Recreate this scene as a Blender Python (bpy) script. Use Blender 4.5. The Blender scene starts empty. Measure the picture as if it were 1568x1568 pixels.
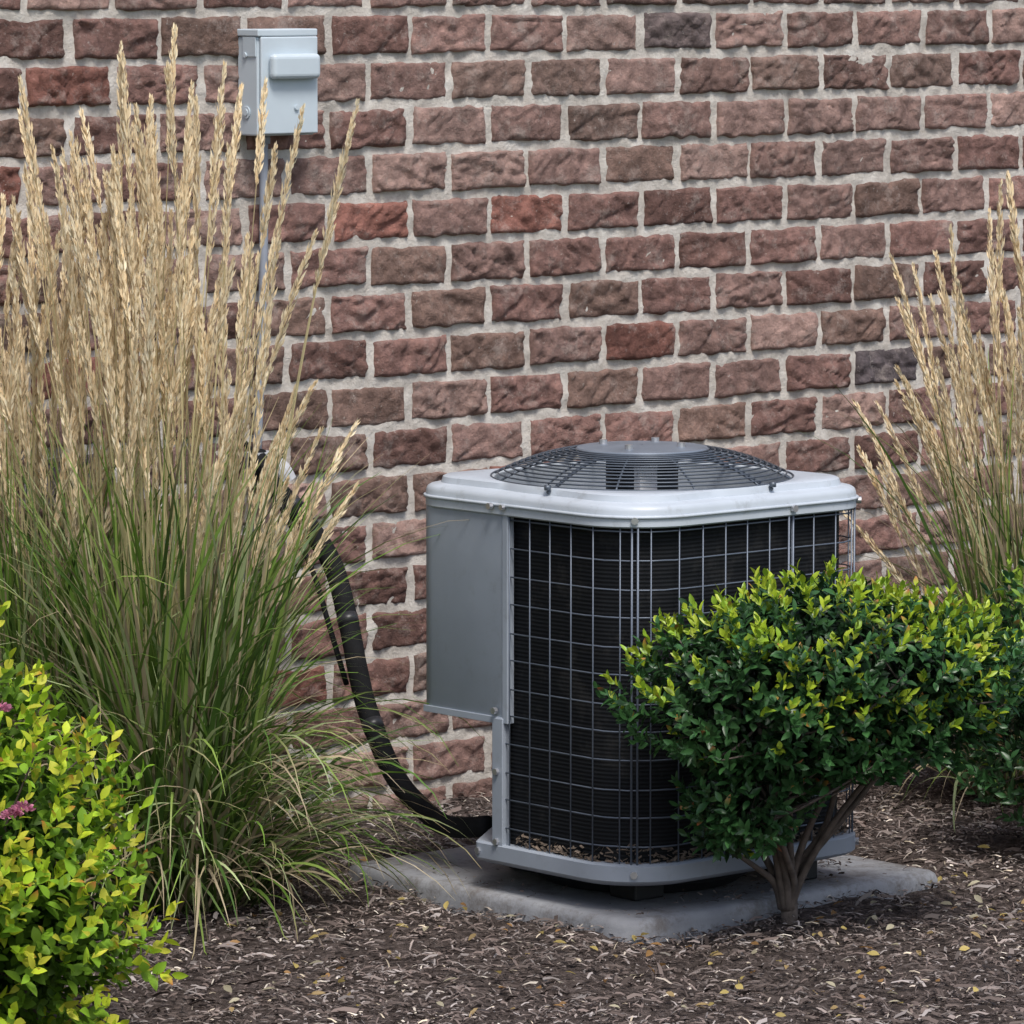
import bpy, math, random
import numpy as np
from mathutils import Vector, Matrix
random.seed(7); rng=np.random.default_rng(7)
scene=bpy.context.scene
pi=math.pi

# ------------------------------------------------------------------ utils
def link(o,parent=None):
    scene.collection.objects.link(o)
    if parent: o.parent=parent
    return o
def empty(name,loc=(0,0,0),rot=0):
    e=bpy.data.objects.new(name,None); e.location=loc; e.rotation_euler=(0,0,rot); e.empty_display_size=.1
    return link(e)
def mesh_np(name,V,F,mat,parent=None,smooth=False,col=None):
    V=np.asarray(V,dtype=np.float32); F=np.asarray(F,dtype=np.int32)
    me=bpy.data.meshes.new(name); k=F.shape[1]; m=F.shape[0]
    me.vertices.add(len(V)); me.vertices.foreach_set('co',V.ravel())
    me.loops.add(m*k); me.loops.foreach_set('vertex_index',F.ravel())
    me.polygons.add(m); me.polygons.foreach_set('loop_start',np.arange(0,m*k,k,dtype=np.int32))
    me.polygons.foreach_set('loop_total',np.full(m,k,dtype=np.int32))
    me.update(calc_edges=True)
    if smooth: me.polygons.foreach_set('use_smooth',np.ones(m,dtype=bool))
    if col is not None:
        a=me.color_attributes.new('Col','FLOAT_COLOR','POINT')
        c=np.ones((len(V),4),dtype=np.float32); c[:,:3]=col
        a.data.foreach_set('color',c.ravel())
    me.materials.append(mat)
    return link(bpy.data.objects.new(name,me),parent)
def mesh_py(name,V,F,mat,parent=None,smooth=False,bevel=0,seg=2):
    me=bpy.data.meshes.new(name); me.from_pydata([tuple(v) for v in V],[],[tuple(f) for f in F]); me.update()
    if smooth:
        for p in me.polygons: p.use_smooth=True
    me.materials.append(mat)
    o=link(bpy.data.objects.new(name,me),parent)
    if bevel:
        b=o.modifiers.new('b','BEVEL'); b.width=bevel; b.segments=seg; b.limit_method='ANGLE'; b.angle_limit=math.radians(35)
        b.harden_normals=False
    return o
class Acc:
    def __init__(s): s.V=[]; s.F=[]
    def add(s,V,F):
        o=len(s.V); s.V+= [tuple(v) for v in V]; s.F+=[tuple(i+o for i in f) for f in F]
    def box(s,x0,x1,y0,y1,z0,z1):
        s.add([(x0,y0,z0),(x1,y0,z0),(x1,y1,z0),(x0,y1,z0),(x0,y0,z1),(x1,y0,z1),(x1,y1,z1),(x0,y1,z1)],
              [(0,3,2,1),(4,5,6,7),(0,1,5,4),(1,2,6,5),(2,3,7,6),(3,0,4,7)])
    def tube(s,pts,rad,n=8,closed=False,caps=True):
        pts=[Vector(p) for p in pts]; m=len(pts)
        if not hasattr(rad,'__len__'): rad=[rad]*m
        V=[];F=[]; up=None
        for i,p in enumerate(pts):
            a=pts[(i-1)%m] if (closed or i>0) else p
            b=pts[(i+1)%m] if (closed or i<m-1) else p
            t=(b-a).normalized()
            if up is None:
                up=Vector((0,0,1)) if abs(t.z)<.9 else Vector((1,0,0))
            u=(up-t*up.dot(t)).normalized(); w=t.cross(u); up=u
            for j in range(n):
                an=2*pi*j/n; V.append(p+(u*math.cos(an)+w*math.sin(an))*rad[i])
        for i in range(m if closed else m-1):
            for j in range(n):
                i2=(i+1)%m
                F.append((i*n+j,i*n+(j+1)%n,i2*n+(j+1)%n,i2*n+j))
        if caps and not closed:
            F.append(tuple(reversed(range(n)))); F.append(tuple((m-1)*n+j for j in range(n)))
        s.add(V,F)
    def cyl(s,c,axis,r,h,n=16):
        c=Vector(c); a=Vector(axis).normalized(); s.tube([c,c+a*h],r,n)
    def obj(s,name,mat,parent=None,smooth=False,bevel=0,seg=2): return mesh_py(name,s.V,s.F,mat,parent,smooth,bevel,seg)
def spline(pts,n=6):
    pts=[Vector(p) for p in pts]; out=[]
    for i in range(len(pts)-1):
        p0=pts[max(i-1,0)];p1=pts[i];p2=pts[i+1];p3=pts[min(i+2,len(pts)-1)]
        for k in range(n):
            t=k/n
            out.append(.5*((2*p1)+(-p0+p2)*t+(2*p0-5*p1+4*p2-p3)*t*t+(-p0+3*p1-3*p2+p3)*t**3))
    out.append(pts[-1]); return out
# numpy value noise
def h3(i,j,k):
    n=(i.astype(np.int64)*73856093)^(j.astype(np.int64)*19349663)^(k.astype(np.int64)*83492791)
    n=(n^(n>>13))*1274126177; n=n^(n>>16)
    return (n&0xffff)/65535.0
def vn(x,y,z):
    x=np.asarray(x,float);y=np.asarray(y,float);z=np.asarray(z,float)+0*x
    xi=np.floor(x);yi=np.floor(y);zi=np.floor(z);fx=x-xi;fy=y-yi;fz=z-zi
    fx=fx*fx*(3-2*fx);fy=fy*fy*(3-2*fy);fz=fz*fz*(3-2*fz); r=0
    for a in (0,1):
        for b in (0,1):
            for c in (0,1):
                r=r+h3(xi+a,yi+b,zi+c)*(fx if a else 1-fx)*(fy if b else 1-fy)*(fz if c else 1-fz)
    return r*2-1

# ------------------------------------------------------------------ materials
def newmat(name):
    m=bpy.data.materials.new(name); m.use_nodes=True; nt=m.node_tree
    b=nt.nodes['Principled BSDF']; return m,nt,b
def N(nt,t,**k):
    n=nt.nodes.new(t)
    for a,v in k.items():
        if a in n.inputs: n.inputs[a].default_value=v
        else: setattr(n,a,v)
    return n
def ramp(nt,fac,stops):
    r=nt.nodes.new('ShaderNodeValToRGB'); e=r.color_ramp.elements
    e[0].position=stops[0][0]; e[0].color=(*stops[0][1],1)
    e[1].position=stops[-1][0]; e[1].color=(*stops[-1][1],1)
    for p,c in stops[1:-1]:
        x=e.new(p); x.color=(*c,1)
    nt.links.new(fac,r.inputs[0]); return r.outputs[0]
def noise(nt,scale,detail=4,rough=.55,vec=None):
    n=nt.nodes.new('ShaderNodeTexNoise'); n.inputs['Scale'].default_value=scale; n.inputs['Detail'].default_value=detail; n.inputs['Roughness'].default_value=rough
    if vec is None:
        t=nt.nodes.new('ShaderNodeTexCoord'); vec=t.outputs['Object']
    nt.links.new(vec,n.inputs['Vector']); return n.outputs['Fac']
def mix(nt,fac,a,b,mode='MIX'):
    m=nt.nodes.new('ShaderNodeMix'); m.data_type='RGBA'; m.blend_type=mode
    for s,v in ((m.inputs['Factor'],fac),(m.inputs['A'],a),(m.inputs['B'],b)):
        if hasattr(v,'links'): nt.links.new(v,s)
        else: s.default_value=v if not isinstance(v,tuple) else ((*v,1) if len(v)==3 else v)
    return m.outputs['Result']
def bump(nt,b,h,strength,dist):
    n=nt.nodes.new('ShaderNodeBump'); n.inputs['Strength'].default_value=strength; n.inputs['Distance'].default_value=dist
    nt.links.new(h,n.inputs['Height']); nt.links.new(n.outputs[0],b.inputs['Normal']); return n
def simple(name,c,rough=.5,metal=0,var=.15,scale=15,bmp=.1,spec=.5,dirt=0):
    m,nt,b=newmat(name)
    f=noise(nt,scale,3)
    c1=tuple(x*(1-var) for x in c); c2=tuple(min(1,x*(1+var)) for x in c)
    cc=ramp(nt,f,[(.3,c1),(.7,c2)])
    if dirt: cc=mix(nt,ramp(nt,noise(nt,22,5,.75),[(.55,(0,0,0)),(.75,(dirt,)*3)]),cc,(.16,.15,.13))
    nt.links.new(cc,b.inputs['Base Color'])
    b.inputs['Roughness'].default_value=rough; b.inputs['Metallic'].default_value=metal
    b.inputs['Specular IOR Level'].default_value=spec
    if bmp: bump(nt,b,noise(nt,scale*12,2),bmp,.002)
    return m
def leafmat(name,rough=.45,trans=.25,spec=.4):
    m,nt,b=newmat(name)
    a=N(nt,'ShaderNodeAttribute',attribute_name='Col'); c=a.outputs['Color']
    nt.links.new(c,b.inputs['Base Color']); b.inputs['Roughness'].default_value=rough
    b.inputs['Specular IOR Level'].default_value=spec
    if trans>0:
        t=nt.nodes.new('ShaderNodeBsdfTranslucent'); nt.links.new(c,t.inputs['Color'])
        ms=nt.nodes.new('ShaderNodeMixShader'); ms.inputs[0].default_value=trans
        nt.links.new(b.outputs[0],ms.inputs[1]); nt.links.new(t.outputs[0],ms.inputs[2])
        nt.links.new(ms.outputs[0],nt.nodes['Material Output'].inputs['Surface'])
    return m

# ------------------------------------------------------------------ frames
ANG=math.radians(41.35)
W0=(-.127,11.64,0)
# ------------------------------------------------------------------ BRICK WALL
mb,nt,b=newmat('brick')
a=N(nt,'ShaderNodeAttribute',attribute_name='Col')
c=mix(nt,1.0,a.outputs['Color'],ramp(nt,noise(nt,26,4,.7),[(.30,(.58,.56,.55)),(.5,(1,1,1)),(.70,(1.5,1.48,1.46))]),'MULTIPLY')
c=mix(nt,ramp(nt,noise(nt,12,5,.8),[(.52,(0,0,0)),(.68,(.5,.5,.5))]),c,(.48,.41,.37))
c=mix(nt,ramp(nt,noise(nt,75,4,.8),[(.62,(0,0,0)),(.72,(.6,.6,.6))]),c,(.60,.56,.52))
nt.links.new(c,b.inputs['Base Color']); b.inputs['Roughness'].default_value=.85; b.inputs['Specular IOR Level'].default_value=.25
bump(nt,b,noise(nt,80,5,.78),.9,.010)
mm,nt,b=newmat('mortar')
c=ramp(nt,noise(nt,14,5,.7),[(.3,(.42,.385,.345)),(.5,(.60,.56,.51)),(.7,(.76,.73,.68))])
nt.links.new(c,b.inputs['Base Color']); b.inputs['Roughness'].default_value=.95; b.inputs['Specular IOR Level'].default_value=.1
bump(nt,b,noise(nt,130,4,.75),.8,.005)

wall=empty('brick_wall',W0,ANG)
BL,CH,MJ=.2375,.104,.0185
pal=[((.250,.145,.125),36),((.175,.100,.085),22),((.275,.128,.102),6),((.33,.22,.19),12),((.135,.112,.118),4),((.215,.140,.115),20),((.275,.175,.152),20)]
pc=np.array([p[0] for p in pal]); pw=np.array([p[1] for p in pal],float); pw/=pw.sum()
def grid1(L,n,ins=(0,.0012,.005)):
    mid=np.linspace(.011,L-.011,n); return np.concatenate([ins,mid,[L-ins[2],L-ins[1],L]])
def bricks(name,u0,u1,z0,z1,nu,nv):
    Vs=[];Cs=[];Fs=[];o=0
    L=BL-MJ;H=CH-MJ
    ga=grid1(L,nu);gb=grid1(H,nv); A,B=np.meshgrid(ga,gb,indexing='ij'); na,nb=A.shape
    idx=np.arange(na*nb).reshape(na,nb)
    q=np.stack([idx[:-1,:-1],idx[1:,:-1],idx[1:,1:],idx[:-1,1:]],-1).reshape(-1,4)
    dA=np.minimum(A,L-A);dB=np.minimum(B,H-B);ed=np.minimum(dA,dB)
    j0=int(math.floor((z0-.064)/CH)); j1=int(math.ceil((z1-.064)/CH))
    for j in range(j0,j1):
        zb=.064+j*CH+MJ/2
        off=-.38 if (j%2==0) else -.38+BL/2
        k0=int(math.floor((u0-off)/BL)); k1=int(math.floor((u1-off)/BL))
        for k in range(k0,k1):
            ub=off+k*BL+MJ/2; sd=rng.uniform(0,900)
            U=ub+A+rng.normal(0,.0018); Z=zb+B+rng.normal(0,.0014)+ (A-L/2)*rng.normal(0,.010)
            rough=rng.uniform(.5,1.6)
            wu=vn(U*30,Z*30,sd)*.0040+vn(U*80,Z*80,sd+3)*.0018; wz=vn(U*30,Z*30,sd+31)*.0042+vn(U*80,Z*80,sd+8)*.0018
            D=vn(U*14,Z*20,sd+5)*.0048+vn(U*42,Z*55,sd+9)*.0042*rough+vn(U*110,Z*130,sd+2)*.0022*rough
            for cc_ in range(2):
                an=rng.uniform(-.9,.9); fr=rng.uniform(10,22)
                rid=1-abs(vn((U*math.cos(an)+Z*math.sin(an))*fr*.7,(Z*math.cos(an)-U*math.sin(an))*fr*1.8,sd+50+cc_))
                D=D-np.clip(rid-.83,0,1)*.040*rough
            D=D+.0115+rng.normal(0,.0015)
            D=np.where(D<.0045,.0045+(D-.0045)*.2,D)
            D=np.where(ed<=.0001,-.014,np.where(ed<.002,D*.7-.0042,np.where(ed<.006,D-.001,D)))
            V=np.stack([U+wu,-D,Z+wz],-1).reshape(-1,3)
            Vs.append(V); Fs.append(q+o); o+=len(V)
            col=pc[rng.choice(len(pc),p=pw)]*rng.uniform(.84,1.17)
            if vn(ub*.9,zb*1.1,3.3)>.3: col=col*.75+np.array([.33,.24,.21])*.25
            c2=col*rng.uniform(.65,1.35)
            mfac=np.clip(vn(U*9,Z*12,sd+70)*1.5+.2,0,1).reshape(-1,1)
            Cs.append(col*(1-mfac)+c2*mfac)
    return mesh_np(name,np.concatenate(Vs),np.concatenate(Fs),mb,wall,True,np.concatenate(Cs))
bricks('bricks',-2.1,3.3,-.04,2.35,30,12)
bricks('bricks_upper',-2.1,3.3,2.36,3.3,8,4)
bricks('bricks_side_a',-6,-2.1,-.04,3.3,7,3)
bricks('bricks_side_b',3.3,7.5,-.04,3.3,7,3)
U,Z=np.meshgrid(np.arange(-2.3,3.5,.009),np.arange(-.2,2.4,.009),indexing='ij')
D=vn(U*30,Z*30,1)*.0030+vn(U*90,Z*90,4)*.0020+.0004
V=np.stack([U,-D,Z],-1).reshape(-1,3); idx=np.arange(U.size).reshape(U.shape)
q=np.stack([idx[:-1,:-1],idx[1:,:-1],idx[1:,1:],idx[:-1,1:]],-1).reshape(-1,4)
mesh_np('mortar',V,q,mm,wall,True)
A_=Acc(); A_.box(-6.1,7.6,.008,.22,-.2,3.3); A_.obj('core',mm,wall)

# ------------------------------------------------------------------ GROUND
mg,nt,b=newmat('mulch_soil')
f=noise(nt,45,4,.7)
c=ramp(nt,f,[(.3,(.035,.027,.024)),(.5,(.11,.087,.078)),(.72,(.24,.195,.18))])
geo=nt.nodes.new('ShaderNodeNewGeometry'); sx=nt.nodes.new('ShaderNodeSeparateXYZ'); nt.links.new(geo.outputs['Position'],sx.inputs[0])
mr=N(nt,'ShaderNodeMapRange'); mr.inputs[1].default_value=8.0; mr.inputs[2].default_value=7.85; nt.links.new(sx.outputs['Y'],mr.inputs[0])
gcol=ramp(nt,noise(nt,30,3,.7),[(.3,(.03,.06,.015)),(.7,(.09,.15,.04))])
c=mix(nt,mr.outputs[0],c,gcol)
nt.links.new(c,b.inputs['Base Color']); b.inputs['Roughness'].default_value=1; b.inputs['Specular IOR Level'].default_value=.1
bump(nt,b,noise(nt,60,5,.75),1,.02)
far=np.array([-400,-60,-15,-5.]); 
xs=np.concatenate([far,np.arange(-2.6,3.0,.035),-far[::-1]]); ys=np.concatenate([far,[4.,7.],np.arange(8.4,13.6,.035),[16,30,80,400.]])
X,Y=np.meshgrid(xs,ys,indexing='ij')
def gh(x,y):
    m=((x>-2.6)&(x<3)&(y>8.4)&(y<13.6))
    return (vn(x*3,y*3,0)*.016+vn(x*9,y*9,2)*.009+vn(x*24,y*24,5)*.005+.010)*m
Zg=gh(X,Y)
idx=np.arange(X.size).reshape(X.shape)
q=np.stack([idx[:-1,:-1],idx[1:,:-1],idx[1:,1:],idx[:-1,1:]],-1).reshape(-1,4)
mesh_np('ground',np.stack([X,Y,Zg],-1).reshape(-1,3),q,mg,None,True)

# mulch chips
AC_C=np.array([.2685,10.46]); E1=np.array([math.cos(ANG),math.sin(ANG)]); E2=np.array([math.sin(ANG),-math.cos(ANG)])
def onpad(x,y,m=0):
    px=(x-AC_C[0])*E1[0]+(y-AC_C[1])*E1[1]; ly=-((x-AC_C[0])*E2[0]+(y-AC_C[1])*E2[1])
    return (px>-.36-m)&(px<.53+m)&(ly>-.36-m)&(ly<.54+m)&((px+ly)>-.66-m)
def chips(n,xr,yr,lr,wr,cols,zf,inside=None,vs=(.5,1.5)):
    x=rng.uniform(*xr,n);y=rng.uniform(*yr,n)
    d=(x-W0[0])*E2[0]+(y-W0[1])*E2[1]; k=d>.02
    pad=onpad(x,y,-.012 if inside else -.01)
    k&=(pad if inside else ~pad)
    if inside: k&=(rng.random(n)<np.clip(.15+1.2*vn(x*5,y*5,9),.05,1))
    x,y=x[k],y[k]; n=len(x)
    L=rng.uniform(*lr,n)*rng.choice([.5,1,1.5],n);Wd=rng.uniform(*wr,n); az=rng.uniform(0,2*pi,n); ti=rng.normal(0,.22,n); ro=rng.normal(0,.5,n)
    z=(zf if inside else gh(x,y)+zf)+rng.uniform(0,.012,n)*(0.3 if inside else 1)
    Dv=np.stack([np.cos(az)*np.cos(ti),np.sin(az)*np.cos(ti),np.sin(ti)],-1)
    S=np.stack([-np.sin(az)*np.cos(ro),np.cos(az)*np.cos(ro),np.sin(ro)],-1)
    P=np.stack([x,y,z],-1)
    T=np.array([(-.5,-.5),(.35,-.5),(.5,.3),(-.38,.5),(.0,-.45),(.02,.5)])
    V=P[:,None]+Dv[:,None]*(T[None,:,0:1]*L[:,None,None])+S[:,None]*(T[None,:,1:2]*Wd[:,None,None])
    V[:,4:,2]+= (L*.08)[:,None]
    t=np.array([[0,4,5,3],[4,1,2,5]])
    F=(t[None]+6*np.arange(n)[:,None,None]).reshape(-1,4)
    cc=np.array(cols)[rng.integers(0,len(cols),n)]*rng.uniform(*vs,(n,1))*(1+.32*vn(x*4,y*4,77))[:,None]
    return V.reshape(-1,3),F,np.repeat(cc,6,0)
def cat(parts):
    V=[];F=[];C=[];o=0
    for v,f,c in parts: V.append(v);F.append(f+o);C.append(c);o+=len(v)
    return np.concatenate(V),np.concatenate(F),np.concatenate(C)
mch=leafmat('bark_chips',.9,.0,.2)
mc=[(.160,.125,.112),(.08,.062,.055),(.24,.20,.183),(.17,.132,.118),(.30,.265,.25),(.13,.103,.092)]
parts=[chips(66000,(-1.4,1.7),(8.7,12.9),(.008,.028),(.0018,.005),mc,.003),
       chips(3200,(-1.4,1.7),(8.7,12.9),(.025,.05),(.004,.010),mc,.006),
       chips(3000,(-1.4,1.7),(8.7,12.0),(.008,.026),(.0016,.0045),[(.52,.44,.33),(.44,.38,.32),(.60,.54,.46)],.01),
       chips(3600,(-.4,.95),(9.8,11.2),(.006,.02),(.002,.006),mc,.055,True)]
V,F,C=cat(parts); mesh_np('mulch',V,F,mch,None,False,C)

# ------------------------------------------------------------------ foliage helpers
LT=np.array([(0,0,0),(0,.28,.02),(0,.6,.0),(0,1,-.10),(-.38,.25,.09),(-.5,.52,.08),(-.3,.8,.0),(.38,.25,.09),(.5,.52,.08),(.3,.8,.0)])
LF=np.array([(0,1,4),(4,1,5),(1,2,5),(5,2,6),(2,3,6),(0,7,1),(7,8,1),(1,8,2),(8,9,2),(2,9,3)])
def nz(v): return v/np.maximum(np.linalg.norm(v,axis=-1,keepdims=True),1e-9)
def leaves(P,D,Nn,L,Wd,C,T=LT,TF=LF,tipC=None):
    n=len(P); D=nz(D); S=nz(np.cross(D,Nn)); Nn=np.cross(S,D)
    V=P[:,None]+S[:,None]*(T[None,:,0:1]*Wd[:,None,None])+D[:,None]*(T[None,:,1:2]*L[:,None,None])+Nn[:,None]*(T[None,:,2:3]*L[:,None,None])
    F=(TF[None]+len(T)*np.arange(n)[:,None,None]).reshape(-1,3)
    CC=np.repeat(C[:,None],len(T),1)
    if tipC is not None:
        w=np.clip((T[:,1]-.35)/.6,0,1)[None,:,None]; CC=CC*(1-w)+tipC[:,None]*w
    return V.reshape(-1,3),F,CC.reshape(-1,3)
def inAC(P,mar=.0):
    dx=P[:,0]-AC_C[0];dy=P[:,1]-AC_C[1]; p=dx*E1[0]+dy*E1[1]; q=dx*E2[0]+dy*E2[1]
    return (abs(p)<.36+mar)&(abs(q)<.36+mar)&(P[:,2]>.05)&(P[:,2]<.98)

def shrub(name,blobs,nshoot,base,leafL,leafW,inner,mid,new,newprob,tipred,mat,nl=11,bcol=(.06,.045,.035),stems=9,shell=.55,flowers=None,topbright=True,spread=1.0,trunk=None):
    par=empty(name,(0,0,0)); parts=[]
    w=np.array([b_[3]*b_[4]*b_[5] for b_ in blobs])**.67; w/=w.sum()
    bi=rng.choice(len(blobs),nshoot,p=w); B=np.array(blobs)[bi]
    d=nz(rng.normal(size=(nshoot,3))); 
    rr=np.clip(1-np.abs(rng.normal(0,shell*.5,nshoot)),.15,1.03)
    lump=1+.10*vn(d[:,0]*3.1+5,d[:,1]*3.1,d[:,2]*3.1+bi)+.07*vn(d[:,0]*9,d[:,1]*9,d[:,2]*9)
    P=B[:,:3]+d*B[:,3:6]*(rr*lump)[:,None]
    k=(P[:,2]>.04)&~inAC(P,.03); P=P[k]; d=d[k]; rr=rr[k]; B=B[k]; ns=len(P)
    dep=np.zeros(ns)
    for b_ in blobs:
        e=1-np.sqrt((((P-np.array(b_[:3]))/np.array(b_[3:6]))**2).sum(1)); dep=np.maximum(dep,e)
    axis=nz(d*.8+np.array([0,0,.75])+rng.normal(0,.25,(ns,3)))
    zt=max(b_[2]+b_[5] for b_ in blobs); zb=min(b_[2]-b_[5] for b_ in blobs)
    up=np.clip((P[:,2]-zb)/(zt-zb),0,1)
    sl=leafL*1.9*spread
    isnew=(rng.random(ns)<newprob*(np.clip(up*2.2-.9,0.03,1) if topbright else 1))&(dep<.30)
    a1=nz(np.cross(axis,rng.normal(size=(ns,3)))); a2=np.cross(axis,a1)
    for i in range(nl):
        t=i/(nl-1); ph=i*2.4+rng.uniform(-.3,.3,ns)
        rad=a1*np.cos(ph)[:,None]+a2*np.sin(ph)[:,None]
        open_=1.25-.95*t
        D=nz(axis*math.cos(open_)+rad*math.sin(open_)+rng.normal(0,.15,(ns,3)))
        Pi=P+axis*(t*sl-sl*.6)
        Nn=nz(axis*math.sin(open_)-rad*math.cos(open_)+rng.normal(0,.15,(ns,3)))
        L=leafL*rng.uniform(.7,1.25,ns)*(1-.25*t); Wd=leafW*rng.uniform(.75,1.2,ns)*(1-.25*t)
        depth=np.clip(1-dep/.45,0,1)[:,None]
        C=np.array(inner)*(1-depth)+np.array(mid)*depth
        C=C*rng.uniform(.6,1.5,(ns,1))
        nn=(isnew&(t>.48))[:,None]
        nc=np.array(new)[rng.integers(0,len(new),ns)]*rng.uniform(.75,1.2,(ns,1))
        C=np.where(nn,nc,C)
        tip=C.copy()
        if tipred is not None:
            tr=(rng.random(ns)<tipred[0])&(t>.5)&(dep<.25); tip=np.where(tr[:,None],np.array(tipred[1])[rng.integers(0,len(tipred[1]),ns)],tip)
        kk=~inAC(Pi+D*L[:,None],.0)
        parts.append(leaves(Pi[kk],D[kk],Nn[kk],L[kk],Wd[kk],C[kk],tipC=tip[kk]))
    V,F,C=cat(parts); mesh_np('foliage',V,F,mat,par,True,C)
    A=Acc()
    sel=rng.choice(ns,min(stems*9,ns),replace=False)
    base=np.array(base)
    if trunk: A.tube(spline([base+np.array([0,0,-.03]),base+np.array([.004,0,trunk*.5]),base+np.array([0,0,trunk+.03])],4),[.022,.020,.019,.018,.018,.018,.018,.017,.014],9)
    for s in range(stems):
        bl=blobs[s%len(blobs)]; 
        an=2*pi*s/stems+random.uniform(-.3,.3)
        mid_=np.array([bl[0]+math.cos(an)*bl[3]*.38,bl[1]+math.sin(an)*bl[4]*.38,bl[2]-bl[5]*.35])
        b0=base+np.array([math.cos(an)*.010,math.sin(an)*.010,(trunk or 0)-.02])
        k1=b0+(mid_-b0)*.45+np.array([random.uniform(-.035,.035),random.uniform(-.03,.03),.02])
        path=spline([b0,b0*.75+k1*.25+np.array([random.uniform(-.01,.01),0,.03]),k1,mid_],5)
        A.tube(path,list(np.linspace(.010,.0045,len(path))),6)
        for c_ in sel[s*9:(s+1)*9]:
            e=P[c_]; m2=(mid_+e)/2+np.array([0,0,-.02])
            if inAC(np.array([m2,e]),.0).any(): continue
            A.tube(spline([mid_,m2,e],3),[.004,.0035,.003,.003,.0025,.002,.0015],4)
    A.obj('branches',simple(name+'_bark',bcol,.9,0,.35,40,.6),par,True)
    if flowers:
        FP=np.array(flowers); fp=[]
        for f in FP:
            n=80; dd=nz(rng.normal(size=(n,3))); dd[:,2]=abs(dd[:,2])*.6
            fp.append(leaves(f+dd*.018*rng.uniform(.3,1,(n,1)),dd,nz(rng.normal(size=(n,3))),np.full(n,.009),np.full(n,.007),np.array([(.62,.24,.36)])*rng.uniform(.6,1.3,(n,1))))
        V,F,C=cat(fp); mesh_np('flowers',V,F,mat,par,True,C)
    return par
mleaf=leafmat('leaf_glossy',.35,.2,.5); mleaf2=leafmat('leaf_soft',.5,.4,.3)
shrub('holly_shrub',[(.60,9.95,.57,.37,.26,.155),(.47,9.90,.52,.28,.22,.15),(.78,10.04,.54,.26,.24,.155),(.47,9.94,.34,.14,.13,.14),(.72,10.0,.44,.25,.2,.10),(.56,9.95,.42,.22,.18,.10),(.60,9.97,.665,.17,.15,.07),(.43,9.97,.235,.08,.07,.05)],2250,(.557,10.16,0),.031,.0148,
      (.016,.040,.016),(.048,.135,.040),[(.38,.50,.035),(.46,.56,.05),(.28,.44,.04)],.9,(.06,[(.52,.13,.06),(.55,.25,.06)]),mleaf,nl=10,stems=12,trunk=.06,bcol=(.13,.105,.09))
shrub('holly_shrub.001',[(1.33,10.9,.45,.38,.34,.25),(1.30,10.85,.25,.34,.3,.2)],1000,(1.3,10.9,0),.034,.0155,
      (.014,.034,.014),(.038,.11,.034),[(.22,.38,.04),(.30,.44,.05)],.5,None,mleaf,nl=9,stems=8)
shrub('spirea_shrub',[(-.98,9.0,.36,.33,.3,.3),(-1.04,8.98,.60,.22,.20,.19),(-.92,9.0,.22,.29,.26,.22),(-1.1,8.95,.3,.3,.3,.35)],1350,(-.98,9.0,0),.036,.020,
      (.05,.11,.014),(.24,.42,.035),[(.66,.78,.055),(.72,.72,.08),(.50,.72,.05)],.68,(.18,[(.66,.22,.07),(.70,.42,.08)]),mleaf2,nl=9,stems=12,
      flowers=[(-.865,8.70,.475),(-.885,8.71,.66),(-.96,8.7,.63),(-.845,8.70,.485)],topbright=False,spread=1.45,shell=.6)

# ------------------------------------------------------------------ ornamental grass
mgr=leafmat('grass_blade',.45,.2,.4); mpl=leafmat('grass_plume',.85,0,.1)
def ribbons(P,W,S,C):
    n,m,_=P.shape
    V=np.stack([P-S*W[...,None]*.5,P+S*W[...,None]*.5],2).reshape(-1,3)
    base=(np.arange(n)*m*2)[:,None]; i=np.arange(m-1)[None]*2
    F=np.stack([base+i,base+i+1,base+i+3,base+i+2],-1).reshape(-1,4)
    return V,F,np.repeat(C.reshape(-1,3),2,0)
def arcs(b,az,th0,bend,L,m,pw=1.4,wob=.0):
    n=len(b); s=np.linspace(0,1,m)[None]
    th=th0[:,None]+bend[:,None]*s**pw
    a=az[:,None]+wob*rng.normal(size=(n,1))*s
    st=np.stack([np.sin(th)*np.cos(a),np.sin(th)*np.sin(a),np.cos(th)],-1)*(L/(m-1))[:,None,None]
    P=np.zeros((n,m,3)); P[:,1:]=np.cumsum(st[:,:-1],1); return P+b[:,None]
def offwall(P):
    dW=(P[...,0]-W0[0])*E2[0]+(P[...,1]-W0[1])*E2[1]
    ov=np.maximum(.03-dW,0); P[...,0]+=ov*E2[0]; P[...,1]+=ov*E2[1]
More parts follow.
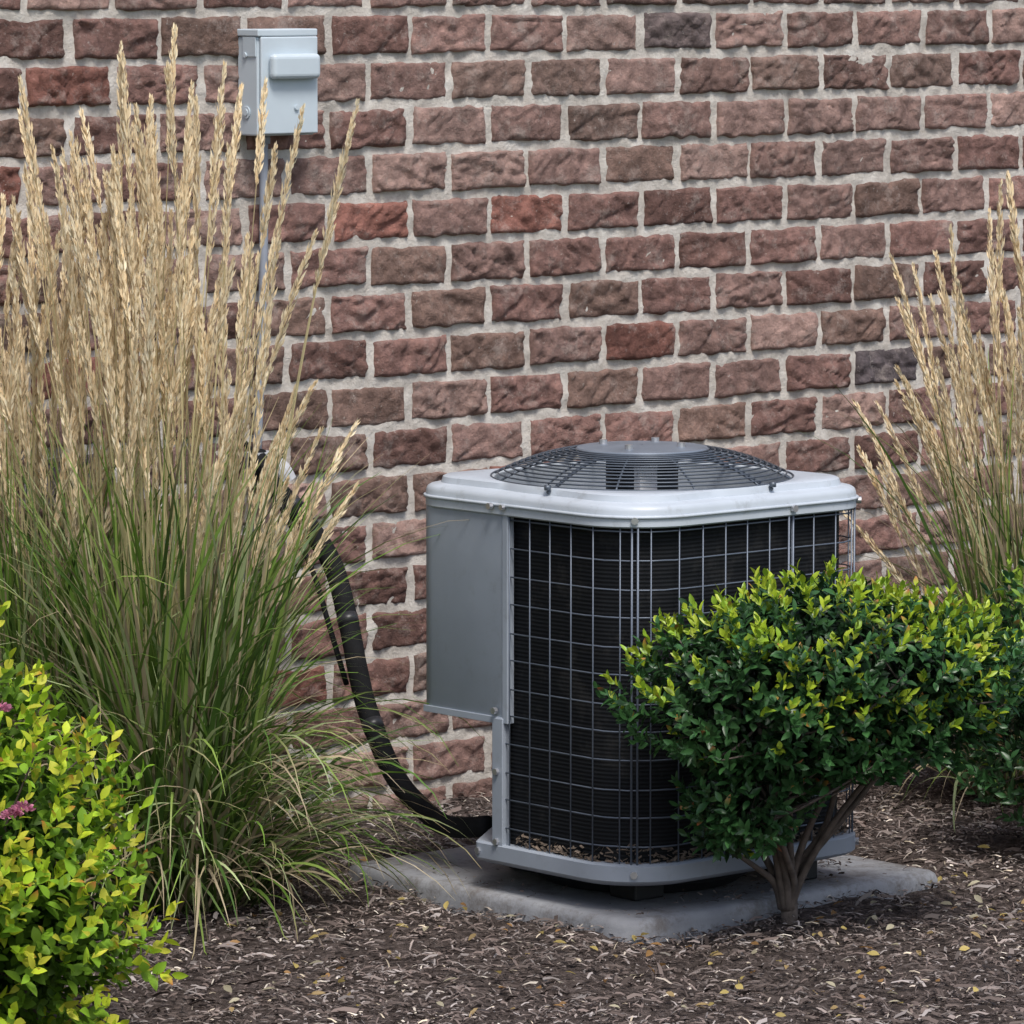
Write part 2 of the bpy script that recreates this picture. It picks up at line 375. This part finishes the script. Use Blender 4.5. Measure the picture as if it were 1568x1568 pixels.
def grass(name,clumps,greens,dead=.14):
    par=empty(name); rp=[];sp=[]
    for (cx,cy,rb,nb,nst,H,lean,lx,Lb,drop) in clumps:
        def bases(n,k=1):
            r=rb*k*np.sqrt(rng.random(n)); t=rng.uniform(0,2*pi,n)
            return np.stack([cx+r*np.cos(t),cy+r*np.sin(t),np.full(n,-.01)],-1),t
        for kind in range(3 if nb else 0):
            n=int(nb*(.85,.45,.75)[kind]); bb,t=bases(n,1.3 if kind==2 else 1); az=t+rng.normal(0,.7,n)
            if kind==0: th0=np.abs(rng.normal(.05,.07,n)); bend=np.abs(rng.normal(.75,.6,n)); L=Lb*rng.uniform(.6,1.25,n)
            elif kind==1: th0=np.abs(rng.normal(.12,.11,n)); bend=rng.uniform(1.6,3.0,n)*drop; L=Lb*rng.uniform(.5,.95,n)
            else: th0=rng.uniform(.15,.75,n); bend=rng.uniform(1.3,2.5,n)*drop; L=Lb*rng.uniform(.35,.74,n)
            m=13; P=arcs(bb,az,th0,bend,L,m,1.7 if kind<2 else 1.3,.6)
            zz=P[...,2]; P[...,2]=np.where(zz<.03,.03+(zz-.03)*.03,zz); offwall(P)
            s=np.linspace(0,1,m)[None]
            W=(rng.uniform(.0045,.011,n))[:,None]*np.clip(1.15-s**3*1.1,.08,1)*np.clip(.5+s*3,0,1)
            tw=(az+pi/2+rng.normal(0,.6,n))[:,None]+rng.normal(0,1.0,(n,1))*s; S=np.stack([np.cos(tw),np.sin(tw),rng.normal(0,.3,(n,1))+0*s],-1); S=nz(S)
            C=np.array(greens)[rng.integers(0,len(greens),n)]*rng.uniform(.5,1.5,(n,1))
            isd=rng.random(n)<dead*(1,1.3,1.9)[kind]; C=np.where(isd[:,None],np.array((.56,.46,.30))*rng.uniform(.4,1.2,(n,1)),C)
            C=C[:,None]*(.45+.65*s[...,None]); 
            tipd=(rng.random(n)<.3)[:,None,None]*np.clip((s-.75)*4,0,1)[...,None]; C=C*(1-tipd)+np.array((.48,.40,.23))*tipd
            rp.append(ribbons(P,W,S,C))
        n=nst; bb,t=bases(n); 
        lxv=rng.normal(lx,lean,n); lyv=rng.normal(0,lean*.8,n)
        az=np.arctan2(lyv,lxv); ln=np.hypot(lxv,lyv)
        L=H*(1-.60*np.clip(ln-.05,0,.6))*rng.uniform(.68,1.03,n)
        m=30; P=arcs(bb,az,ln*.55,ln*.9,L,m,1.3,.1); offwall(P)
        s=np.linspace(0,1,m)[None]
        W=np.full((n,m),.0034)*(1.2-.6*s)
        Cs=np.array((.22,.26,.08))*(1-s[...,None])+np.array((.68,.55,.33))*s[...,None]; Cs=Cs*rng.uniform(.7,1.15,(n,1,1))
        S=np.tile(np.array([[1.,-.1,0]]),(n,1)); S[:,1]=rng.normal(0,.4,n); S=nz(S)[:,None]
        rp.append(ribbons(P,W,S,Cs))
        K=160; plen=rng.uniform(.20,.36,n)
        T=np.array([(0,0,0),(-.5,.45,.05),(0,1,0),(.5,.45,.05)]); TF=np.array([(0,2,1),(0,3,2)])
        tone=rng.uniform(.87,1.08,(n,1))
        for kx in range(K):
            f=(kx+rng.random(n))/K
            ds=plen*(1-f)
            pos=(1-ds/L)*(m-1); i0=np.clip(np.floor(pos).astype(int),0,m-2); fr=(pos-i0)[:,None]
            ar=np.arange(n); c0=P[ar,i0]*(1-fr)+P[ar,i0+1]*fr; ax=nz(P[ar,i0+1]-P[ar,i0])
            ph=rng.uniform(0,2*pi,n); a1=nz(np.cross(ax,np.tile([[.3,1,.2]],(n,1)))); a2=np.cross(ax,a1)
            rad=a1*np.cos(ph)[:,None]+a2*np.sin(ph)[:,None]
            prof=np.sin(pi*np.clip(f,0,1)**.75)**.6*.85+.15
            op=rng.uniform(.06,.30,n)[:,None]
            D=nz(ax*np.cos(op)+rad*np.sin(op)); r0=(.0064*prof*rng.uniform(.1,1,n))[:,None]
            Ls=.022*rng.uniform(.7,1.3,n)*(.55+.6*prof)
            cc=np.array([(.92,.76,.51),(.95,.83,.60),(.84,.67,.43)])[rng.integers(0,3,n)]*tone*rng.uniform(.9,1.03,(n,1))
            sp.append(leaves(c0+rad*r0-ax*.008,D,nz(rng.normal(size=(n,3))),Ls,np.full(n,.0052),cc,T,TF))
    V,F,C=cat(rp); mesh_np('blades',V,F,mgr,par,False,C)
    V,F,C=cat(sp); mesh_np('plumes',V,F,mpl,par,False,C)
greens=[(.11,.20,.03),(.15,.26,.045),(.075,.15,.028),(.22,.32,.07),(.38,.45,.22)]
grass('feather_reed_grass',[(-.70,10.34,.14,900,98,1.79,.095,-.02,.90,1.0),(-.69,10.42,.08,0,30,1.42,.12,.18,.7,1.0)],greens,.17)
grass('feather_reed_grass.001',[(-1.0,10.5,.16,600,105,1.52,.14,-.02,.9,1.0)],greens,.17)
grass('feather_reed_grass.002',[(1.23,11.7,.14,450,66,1.50,.13,-.04,.9,1.0),(1.15,11.75,.1,0,14,1.25,.16,-.22,.9,1.0)],greens,.35)

# ------------------------------------------------------------------ AIR CONDITIONER
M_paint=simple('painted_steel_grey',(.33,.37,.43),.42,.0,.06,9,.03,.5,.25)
M_paint_skylit=simple('painted_steel_skylit',(.50,.55,.61),.38,.0,.06,9,.03,.5,.35)  # same grey paint as the case, lightened to put sky light into the colour
M_dark=simple('wire_dark_grey',(.10,.12,.15),.4,.3,.1,30,0)
M_wire=simple('wire_grey',(.13,.155,.20),.4,.3,.1,30,0)
M_black=simple('black_plastic',(.012,.013,.015),.5,0,.2,30,.1)
M_bolt=simple('zinc_bolt',(.6,.6,.62),.35,.8,.1,80,0)
M_white=simple('label_white',(.75,.76,.78),.6,0,.03,30,0)
mcoil,nt,b=newmat('coil_fins')
tc=nt.nodes.new('ShaderNodeTexCoord'); wv=N(nt,'ShaderNodeTexWave',bands_direction='Z'); wv.inputs['Scale'].default_value=38; wv.inputs['Distortion'].default_value=.3
nt.links.new(tc.outputs['Object'],wv.inputs['Vector'])
c=ramp(nt,wv.outputs['Fac'],[(.2,(.005,.0055,.007)),(.9,(.012,.014,.017))])
c=mix(nt,ramp(nt,noise(nt,9,5,.8),[(.52,(0,0,0)),(.75,(.6,.6,.6))]),c,(.05,.048,.046))
nt.links.new(c,b.inputs['Base Color']); b.inputs['Roughness'].default_value=.7; b.inputs['Specular IOR Level'].default_value=.2
bump(nt,b,wv.outputs['Fac'],.3,.003)

ac=empty('air_conditioner_unit',(AC_C[0],AC_C[1],0),ANG)
def rpoly(pts,n=9,closed=True):
    out=[];m=len(pts)
    for i,(x,y,r) in enumerate(pts):
        if not closed and i in (0,m-1): out.append((x,y)); continue
        p=Vector((x,y));a=Vector(pts[i-1][:2])-p;b_=Vector(pts[(i+1)%m][:2])-p
        ang=a.angle(b_); t=r/math.tan(ang/2); a.normalize();b_.normalize()
        s=p+a*t;e=p+b_*t; cdir=(a+b_).normalized(); c_=p+cdir*(r/math.sin(ang/2))
        v0=s-c_;v1=e-c_; tot=v0.angle(v1)
        sg=1 if v0.x*v1.y-v0.y*v1.x>0 else -1
        for k in range(n+1):
            th=sg*tot*k/n; out.append((c_.x+v0.x*math.cos(th)-v0.y*math.sin(th),c_.y+v0.x*math.sin(th)+v0.y*math.cos(th)))
    return out
def loft(loops,zs,mat,name,par,smooth=True,capb=False,capt=False):
    n=len(loops[0]);V=[];F=[]
    for lp,z in zip(loops,zs): V+=[(x,y,z if not hasattr(z,'__len__') else z[i]) for i,(x,y) in enumerate(lp)]
    for k in range(len(loops)-1):
        for i in range(n): F.append((k*n+i,k*n+(i+1)%n,(k+1)*n+(i+1)%n,(k+1)*n+i))
    if capb: F.append(tuple(reversed(range(n))))
    if capt: F.append(tuple((len(loops)-1)*n+i for i in range(n)))
    o=mesh_py(name,V,F,mat,par,smooth)
    if smooth:
        e=o.modifiers.new('es','EDGE_SPLIT'); e.split_angle=math.radians(38)
    return o
def polar(outl,N_=160):
    P=[Vector(p) for p in outl]; res=[]
    for k in range(N_):
        a=2*pi*k/N_; d=Vector((math.cos(a),math.sin(a))); best=0
        for i in range(len(P)):
            p=P[i];q_=P[(i+1)%len(P)];e=q_-p; den=d.x*e.y-d.y*e.x
            if abs(den)<1e-9: continue
            t=(p.x*e.y-p.y*e.x)/den; u=(p.x*d.y-p.y*d.x)/den
            if t>0 and -1e-6<=u<=1+1e-6: best=max(best,t)
        res.append(best)
    return res
def ring(rad,off=0,mn=0,N_=160):
    out=[]
    for k in range(N_):
        a=2*pi*k/N_; r=rad[k] if hasattr(rad,'__len__') else rad
        r=max(r-off,mn); out.append((r*math.cos(a),r*math.sin(a)))
    return out
H=.342
lid_o=rpoly([(-H,-H,.15),(H,-H,.10),(H,H,.10),(-H,H,.085)])
R=polar(lid_o); N_=160
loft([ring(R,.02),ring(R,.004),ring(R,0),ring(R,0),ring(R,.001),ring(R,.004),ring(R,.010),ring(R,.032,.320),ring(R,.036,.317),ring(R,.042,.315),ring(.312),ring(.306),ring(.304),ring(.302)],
     [.830,.826,.829,.845,.860,.867,.871,.875,.887,.890,.890,.886,.870,.70],M_paint_skylit,'top_cover',ac)
A=Acc(); A.tube([(x*1.004,y*1.004,.848) for x,y in ring(R,0)],.0035,6,closed=True); A.obj('cover_bead',M_paint_skylit,ac,True)
def gz(r):
    t=(.315-r)/(.315-.13); return .889+.056*(1-(1-max(0,min(1,t)))**1.7)
A=Acc()
for i in range(14):
    r=.312-(.312-.137)*i/13; A.tube([(r*math.cos(2*pi*k/72),r*math.sin(2*pi*k/72),gz(r)) for k in range(72)],.0019,5,closed=True)
for i in range(12):
    a=2*pi*i/12+.13
    A.tube([(r*math.cos(a),r*math.sin(a),gz(r)-.003) for r in np.linspace(.12,.314,9)],.0024,5)
A.obj('fan_guard',M_dark,ac,True)
A=Acc()
for i in range(4):
    a=2*pi*i/4+.2; ca,sa=math.cos(a),math.sin(a)
    A.tube([(r*ca,r*sa,gz(r)-.008) for r in np.linspace(.10,.325,9)],.004,6)
    A.cyl((.326*ca,.326*sa,.886),(0,0,1),.007,.01,8)
A.obj('guard_struts',M_dark,ac,True)
loft([ring(.137),ring(.138),ring(.134),ring(.09),ring(.03),ring(.002)],[.938,.945,.949,.952,.954,.954],simple('cap_grey',(.20,.235,.285),.4,.2),'guard_cap',ac)
A=Acc()
for a in (.5,2.07,3.64,5.2): A.cyl((.085*math.cos(a),.085*math.sin(a),.951),(0,0,1),.0085,.010,10)
A.obj('motor_bolts',M_bolt,ac)
A=Acc(); A.cyl((0,0,.80),(0,0,1),.075,.13,28); A.obj('fan_motor',M_black,ac,True)
A=Acc(); A.box(-.078,-.03,-.078,-.06,.84,.92); A.obj('motor_label',M_white,ac)
A=Acc()
for i in range(4):
    a0=i*pi/2+.3; V=[]
    for r in (.05,.15,.28):
        for k in range(5):
            t=k/4; aa=a0+t*.75; V.append((r*math.cos(aa),r*math.sin(aa),.76+.06*t))
    F=[(x*5+k,x*5+k+1,(x+1)*5+k+1,(x+1)*5+k) for x in range(2) for k in range(4)]
    A.add(V,F)
A.obj('fan_blades',simple('fan_metal',(.12,.125,.13),.5,.3),ac,True)
loft([ring(.30),ring(.001)],[.45,.45],M_black,'interior_floor',ac)
hb=.332
def body(h,ch=.065,cx=-.07,r=.14,closed=True): return rpoly([(-h,ch,.012),(-h,-h,r),(h,-h,.09),(h,h,.09),(cx,h,.012)],9,closed)
cb=body(hb-.018); loft([cb,cb],[.145,.832],mcoil,'coil',ac,True)
path=body(hb,closed=False)
P2=[Vector(p) for p in path]
def along(s):
    d=0
    for i in range(len(P2)-1):
        l=(P2[i+1]-P2[i]).length
        if d+l>=s: 
            t=(s-d)/l; return P2[i]*(1-t)+P2[i+1]*t,(P2[i+1]-P2[i]).normalized()
        d+=l
    return P2[-1],(P2[-1]-P2[-2]).normalized()
TL=sum((P2[i+1]-P2[i]).length for i in range(len(P2)-1))
A=Acc(); z=.165+.02
while z<.825:
    jz=random.uniform(-.0015,.0015)
    A.tube([(p.x+random.uniform(-.0008,.0008),p.y+random.uniform(-.0008,.0008),z+jz+random.uniform(-.0006,.0006)) for p in P2],.0017,5); z+=.0575
s=.03
while s<TL:
    p,_=along(s+random.uniform(-.0015,.0015)); A.tube([(p.x*1.006,p.y*1.006,.14),(p.x*1.006,p.y*1.006,.835)],.0016,5); s+=.062
A.obj('guard_grille',M_wire,ac,True)
A=Acc();B_=Acc()
def arc_s(x,y):
    best=0;bd=9
    for i in range(400):
        s_=TL*i/399;p,_=along(s_); d_=(p.x-x)**2+(p.y-y)**2
        if d_<bd: bd=d_;best=s_
    return best
for (x,y) in ((-.291,-.291),(.10,-hb),(.309,-.309),(hb,.1)):
    p,t=along(arc_s(x,y)); nrm=Vector((t.y,-t.x)); 
    if nrm.dot(p)<0: nrm=-nrm
    for o_ in (-.006,.006):
        c_=p+nrm*.006+t*o_; A.tube([(c_.x,c_.y,.13),(c_.x,c_.y,.83)],.0024,6)
    c_=p+nrm*.010
    for zz in (.130,.842): B_.cyl((c_.x,c_.y,zz),(nrm.x,nrm.y,0),.0075,.010,8)
A.obj('corner_straps',M_wire,ac,True)
Q=Acc(); Q.box(-hb-.010,-hb+.012,.048,.080,.12,.41); Q.box(-hb-.007,-hb+.012,.036,.052,.40,.83)
Q.box(-hb-.006,-hb+.03,.06,.12,.118,.140)
Q.obj('corner_post',M_paint,ac,False,.0015)
for (yy,zz) in ((.064,.30),(.064,.155),(.075,.845),(.070,.425),(.12,.13)): B_.cyl((-hb-.008-(.008 if zz>.5 else 0),yy,zz),(-1,0,0),.007,.009,8)
B_.cyl((-hb-.014,.04,.845),(-1,0,0),.006,.008,8)
B_.obj('bolts',M_bolt,ac)
po=rpoly([(-.336,.054,.006),(-.05,.054,.004),(-.05,.328,.01),(-.336,.328,.055)],8)
def sc(o,k): 
    cx=sum(p[0] for p in o)/len(o);cy=sum(p[1] for p in o)/len(o); return [((x-cx)*k+cx,(y-cy)*k+cy) for x,y in o]
loft([sc(po,.96),sc(po,.985),po,po],[.402,.400,.404,.829],M_paint,'control_panel',ac,True,True,False)
A=Acc(); A.box(-.3390,-.334,.052,.30,.398,.412); A.obj('panel_lip',M_paint,ac,False,.001)
bo=rpoly([(-hb-.012,.13,.02),(-hb-.012,-hb-.012,.15),(hb+.012,-hb-.012,.10),(hb+.012,hb+.012,.10),(-.07,hb+.012,.02)])
loft([sc(bo,.9),sc(bo,.985),bo,bo,sc(bo,.985),sc(bo,.9)],[.100,.110,.116,.146,.150,.148],M_paint,'base_pan',ac,True,True,True)
loft([ring(.20),ring(.235),ring(.245)],[.052,.075,.106],M_black,'base_foot',ac,True)
A=Acc()
for (x,y) in ((-.16,-.16),(.22,-.22),(.22,.22),(-.1,.22)): A.box(x-.04,x+.04,y-.04,y+.04,.050,.118)
A.obj('feet',M_black,ac,False,.004)
A=Acc()
for i in range(420):
    s_=TL*(.02+.62*random.random()); p,t=along(s_); k=.955+random.random()*.04
    a=random.uniform(0,pi); l=random.uniform(.004,.014); d_=Vector((math.cos(a)*t.x,math.cos(a)*t.y,math.sin(a)*.5)); c_=Vector((p.x*k,p.y*k,.151+random.random()**2*.022*(1.6 if abs(s_-arc_s(-.28,-.28))<.08 else 1)))
    w_=Vector((-t.y,t.x,.4)).normalized()*random.uniform(.0015,.004)
    A.add([c_-d_*l-w_,c_+d_*l-w_,c_+d_*l+w_,c_-d_*l+w_],[(0,1,2,3)])
A.obj('caught_litter',simple('dry_litter',(.17,.13,.10),.9,0,.7,70,0),ac)
A=Acc()
A.tube(spline([(-.20,.16,.42),(-.24,.14,.36),(-.27,.13,.28),(-.25,.14,.2),(-.22,.12,.16)],6),.005,6)
A.tube(spline([(-.18,.17,.42),(-.21,.17,.33),(-.23,.18,.22),(-.2,.14,.16)],6),.004,6)
A.cyl((-.24,.15,.14),(0,0,1),.014,.06,10); A.cyl((-.19,.17,.14),(0,0,1),.012,.05,10)
A.obj('service_valves',M_black,ac,True)

# pad
mpad,nt,b=newmat('pad_concrete')
c=ramp(nt,noise(nt,6,5,.7),[(.3,(.21,.215,.235)),(.7,(.34,.35,.37))])
c=mix(nt,ramp(nt,noise(nt,5,6,.85),[(.48,(0,0,0)),(.64,(.8,.8,.8))]),c,(.12,.10,.085))
nt.links.new(c,b.inputs['Base Color']); b.inputs['Roughness'].default_value=.75; bump(nt,b,noise(nt,200,3,.7),.4,.002)
pad=empty('equipment_pad',(AC_C[0],AC_C[1],0),ANG)
def sq(o,r=.02,f=.08): return rpoly([(-.36+o,-.36+o,f),(.53-o,-.36+o,r),(.53-o,.54-o,r),(-.36+o,.54-o,r)])
loft([sq(0),sq(.002),sq(.006),sq(.013),sq(.08,f=.05),sq(.09,f=.04),sq(.2)],[-.04,.030,.042,.048,.050,.0485,.0485],mpad,'slab',pad,True,True,True)

# ------------------------------------------------------------------ line set
pts=[(-.565,11.22,.86),(-.55,11.19,.82),(-.515,11.15,.785),(-.47,11.14,.738),(-.395,11.08,.635),(-.357,11.0,.517),(-.335,10.94,.42),(-.311,10.9,.332),(-.254,10.8,.212),(-.183,10.68,.150),(-.13,10.58,.135),(-.05,10.50,.150)]
pp=spline(pts,8)
A=Acc(); A.tube(pp,.0225,14); ps=empty('insulated_refrigerant_pipe'); 
mins=simple('foam_insulation',(.010,.0105,.012),.85,0,.3,25,.4,.2); A.obj('pipe',mins,ps,True)
A=Acc()
for i in (22,40,58): 
    a_=pp[i];t=(pp[i+1]-a_).normalized(); A.tube([a_-t*.012,a_+t*.012],.0238,14)
A.obj('tape_bands',simple('black_tape',(.03,.031,.035),.4),ps,True)
A=Acc(); A.tube(spline([(-.60,11.2,.9),(-.55,11.15,.84),(-.50,11.12,.74),(-.44,11.1,.62),(-.40,11.05,.50),(-.36,10.98,.38)],6),.006,8); A.obj('control_wire',mins,ps,True)

# ------------------------------------------------------------------ disconnect box
dx=empty('electrical_disconnect_box',W0,ANG)
M_box=simple('box_grey_paint',(.56,.64,.70),.4,0,.04,12,.03)
u0,u1=-.640,-.480
A=Acc(); A.box(u0,u1,-.078,-.008,1.564,1.780); A.obj('enclosure',M_box,dx,False,.004,3)
A=Acc(); A.box(u0-.004,u1+.004,-.086,-.006,1.781,1.797)
A.box(u0+.004,u1+.003,-.0875,-.0795,1.568,1.780)
A.obj('hood',M_box,dx,False,.003,3)
A=Acc(); A.box(u0+.020,u1-.005,-.112,-.088,1.688,1.743); A.obj('handle_cover',M_box,dx,False,.011,4)
A=Acc(); A.cyl((u0-.0005,-.04,1.615),(-1,0,0),.014,.0025,24); A.cyl((u0-.003,-.04,1.615),(-1,0,0),.008,.002,20)
A.box(u0-.003,u0,-.075,-.03,1.737,1.780); A.cyl((u0-.003,-.04,1.740),(-1,0,0),.006,.003,12); 
A.cyl(((u0+u1)/2+.02,-.0895,1.625),(0,-1,0),.006,.003,14)
A.obj('knockouts',M_box,dx,False,.0008,2)
M_con=simple('conduit_grey',(.30,.33,.39),.45,0,.08,20,.05)
A=Acc(); A.tube(spline([(u0+.055,-.03,1.572),(u0+.053,-.030,1.3),(u0+.045,-.030,1.1),(u0+.032,-.030,.86)],6),.0098,12)
A.cyl((u0+.055,-.03,1.545),(0,0,1),.015,.022,14)
A.obj('conduit',M_con,dx,True)
A=Acc(); A.box(u0+.01,u0+.075,-.05,-.008,.80,.865); A.tube(spline([(u0+.05,-.03,.84),(u0+.07,-.06,.83),(u0+.085,-.07,.80)],5),.022,14)
A.obj('pipe_entry_fitting',simple('fitting_grey',(.5,.51,.53),.5),dx,False,.003)

# fallen leaves
n=320; x=rng.uniform(-.6,1.4,n); y=rng.uniform(9.2,10.9,n)
k=~onpad(x,y,.01); x,y=x[k],y[k]; n=len(x)
az=rng.uniform(0,2*pi,n); D=np.stack([np.cos(az),np.sin(az),rng.normal(0,.35,n)],-1); Nn=np.stack([rng.normal(0,.4,n),rng.normal(0,.4,n)-.3,np.ones(n)],-1)
V,F,C=leaves(np.stack([x,y,gh(x,y)+.018],-1),D,nz(Nn),rng.uniform(.012,.032,n),rng.uniform(.007,.015,n),np.array([(.66,.52,.18),(.5,.36,.17),(.66,.60,.42),(.44,.25,.10)])[rng.integers(0,4,n)]*rng.uniform(.6,1.1,(n,1)))
mesh_np('fallen_leaves',V,F,mleaf2,None,True,C)

# ------------------------------------------------------------------ light, sky, camera
EL=math.radians(58)
S=Vector((.30*math.cos(EL),-.954*math.cos(EL),math.sin(EL))).normalized()
el=math.asin(S.z); rot=math.atan2(S.x,S.y)
w=bpy.data.worlds.new('World'); scene.world=w; w.use_nodes=True; nt=w.node_tree
sk=nt.nodes.new('ShaderNodeTexSky'); sk.sky_type='NISHITA'; sk.sun_disc=False; sk.sun_elevation=el; sk.sun_rotation=rot; sk.dust_density=3; sk.air_density=1
bg=nt.nodes['Background']; bg.inputs[1].default_value=.15; nt.links.new(sk.outputs[0],bg.inputs[0])
sl=bpy.data.lights.new('sun','SUN'); sl.energy=2.7; sl.angle=math.radians(18); sl.color=(1,.97,.92)
so=bpy.data.objects.new('sun',sl); so.rotation_euler=S.to_track_quat('Z','Y').to_euler(); so.location=(0,0,8); link(so)
cam=bpy.data.cameras.new('camera'); co=bpy.data.objects.new('camera',cam); link(co)
co.location=(0,0,1.95); co.rotation_euler=(math.radians(90-6.2),0,0)
cam.sensor_width=36; cam.lens=36*7800/1568; cam.clip_start=.1; cam.clip_end=2000
scene.camera=co
scene.view_settings.view_transform='Standard'; scene.view_settings.look='None'; scene.view_settings.exposure=0
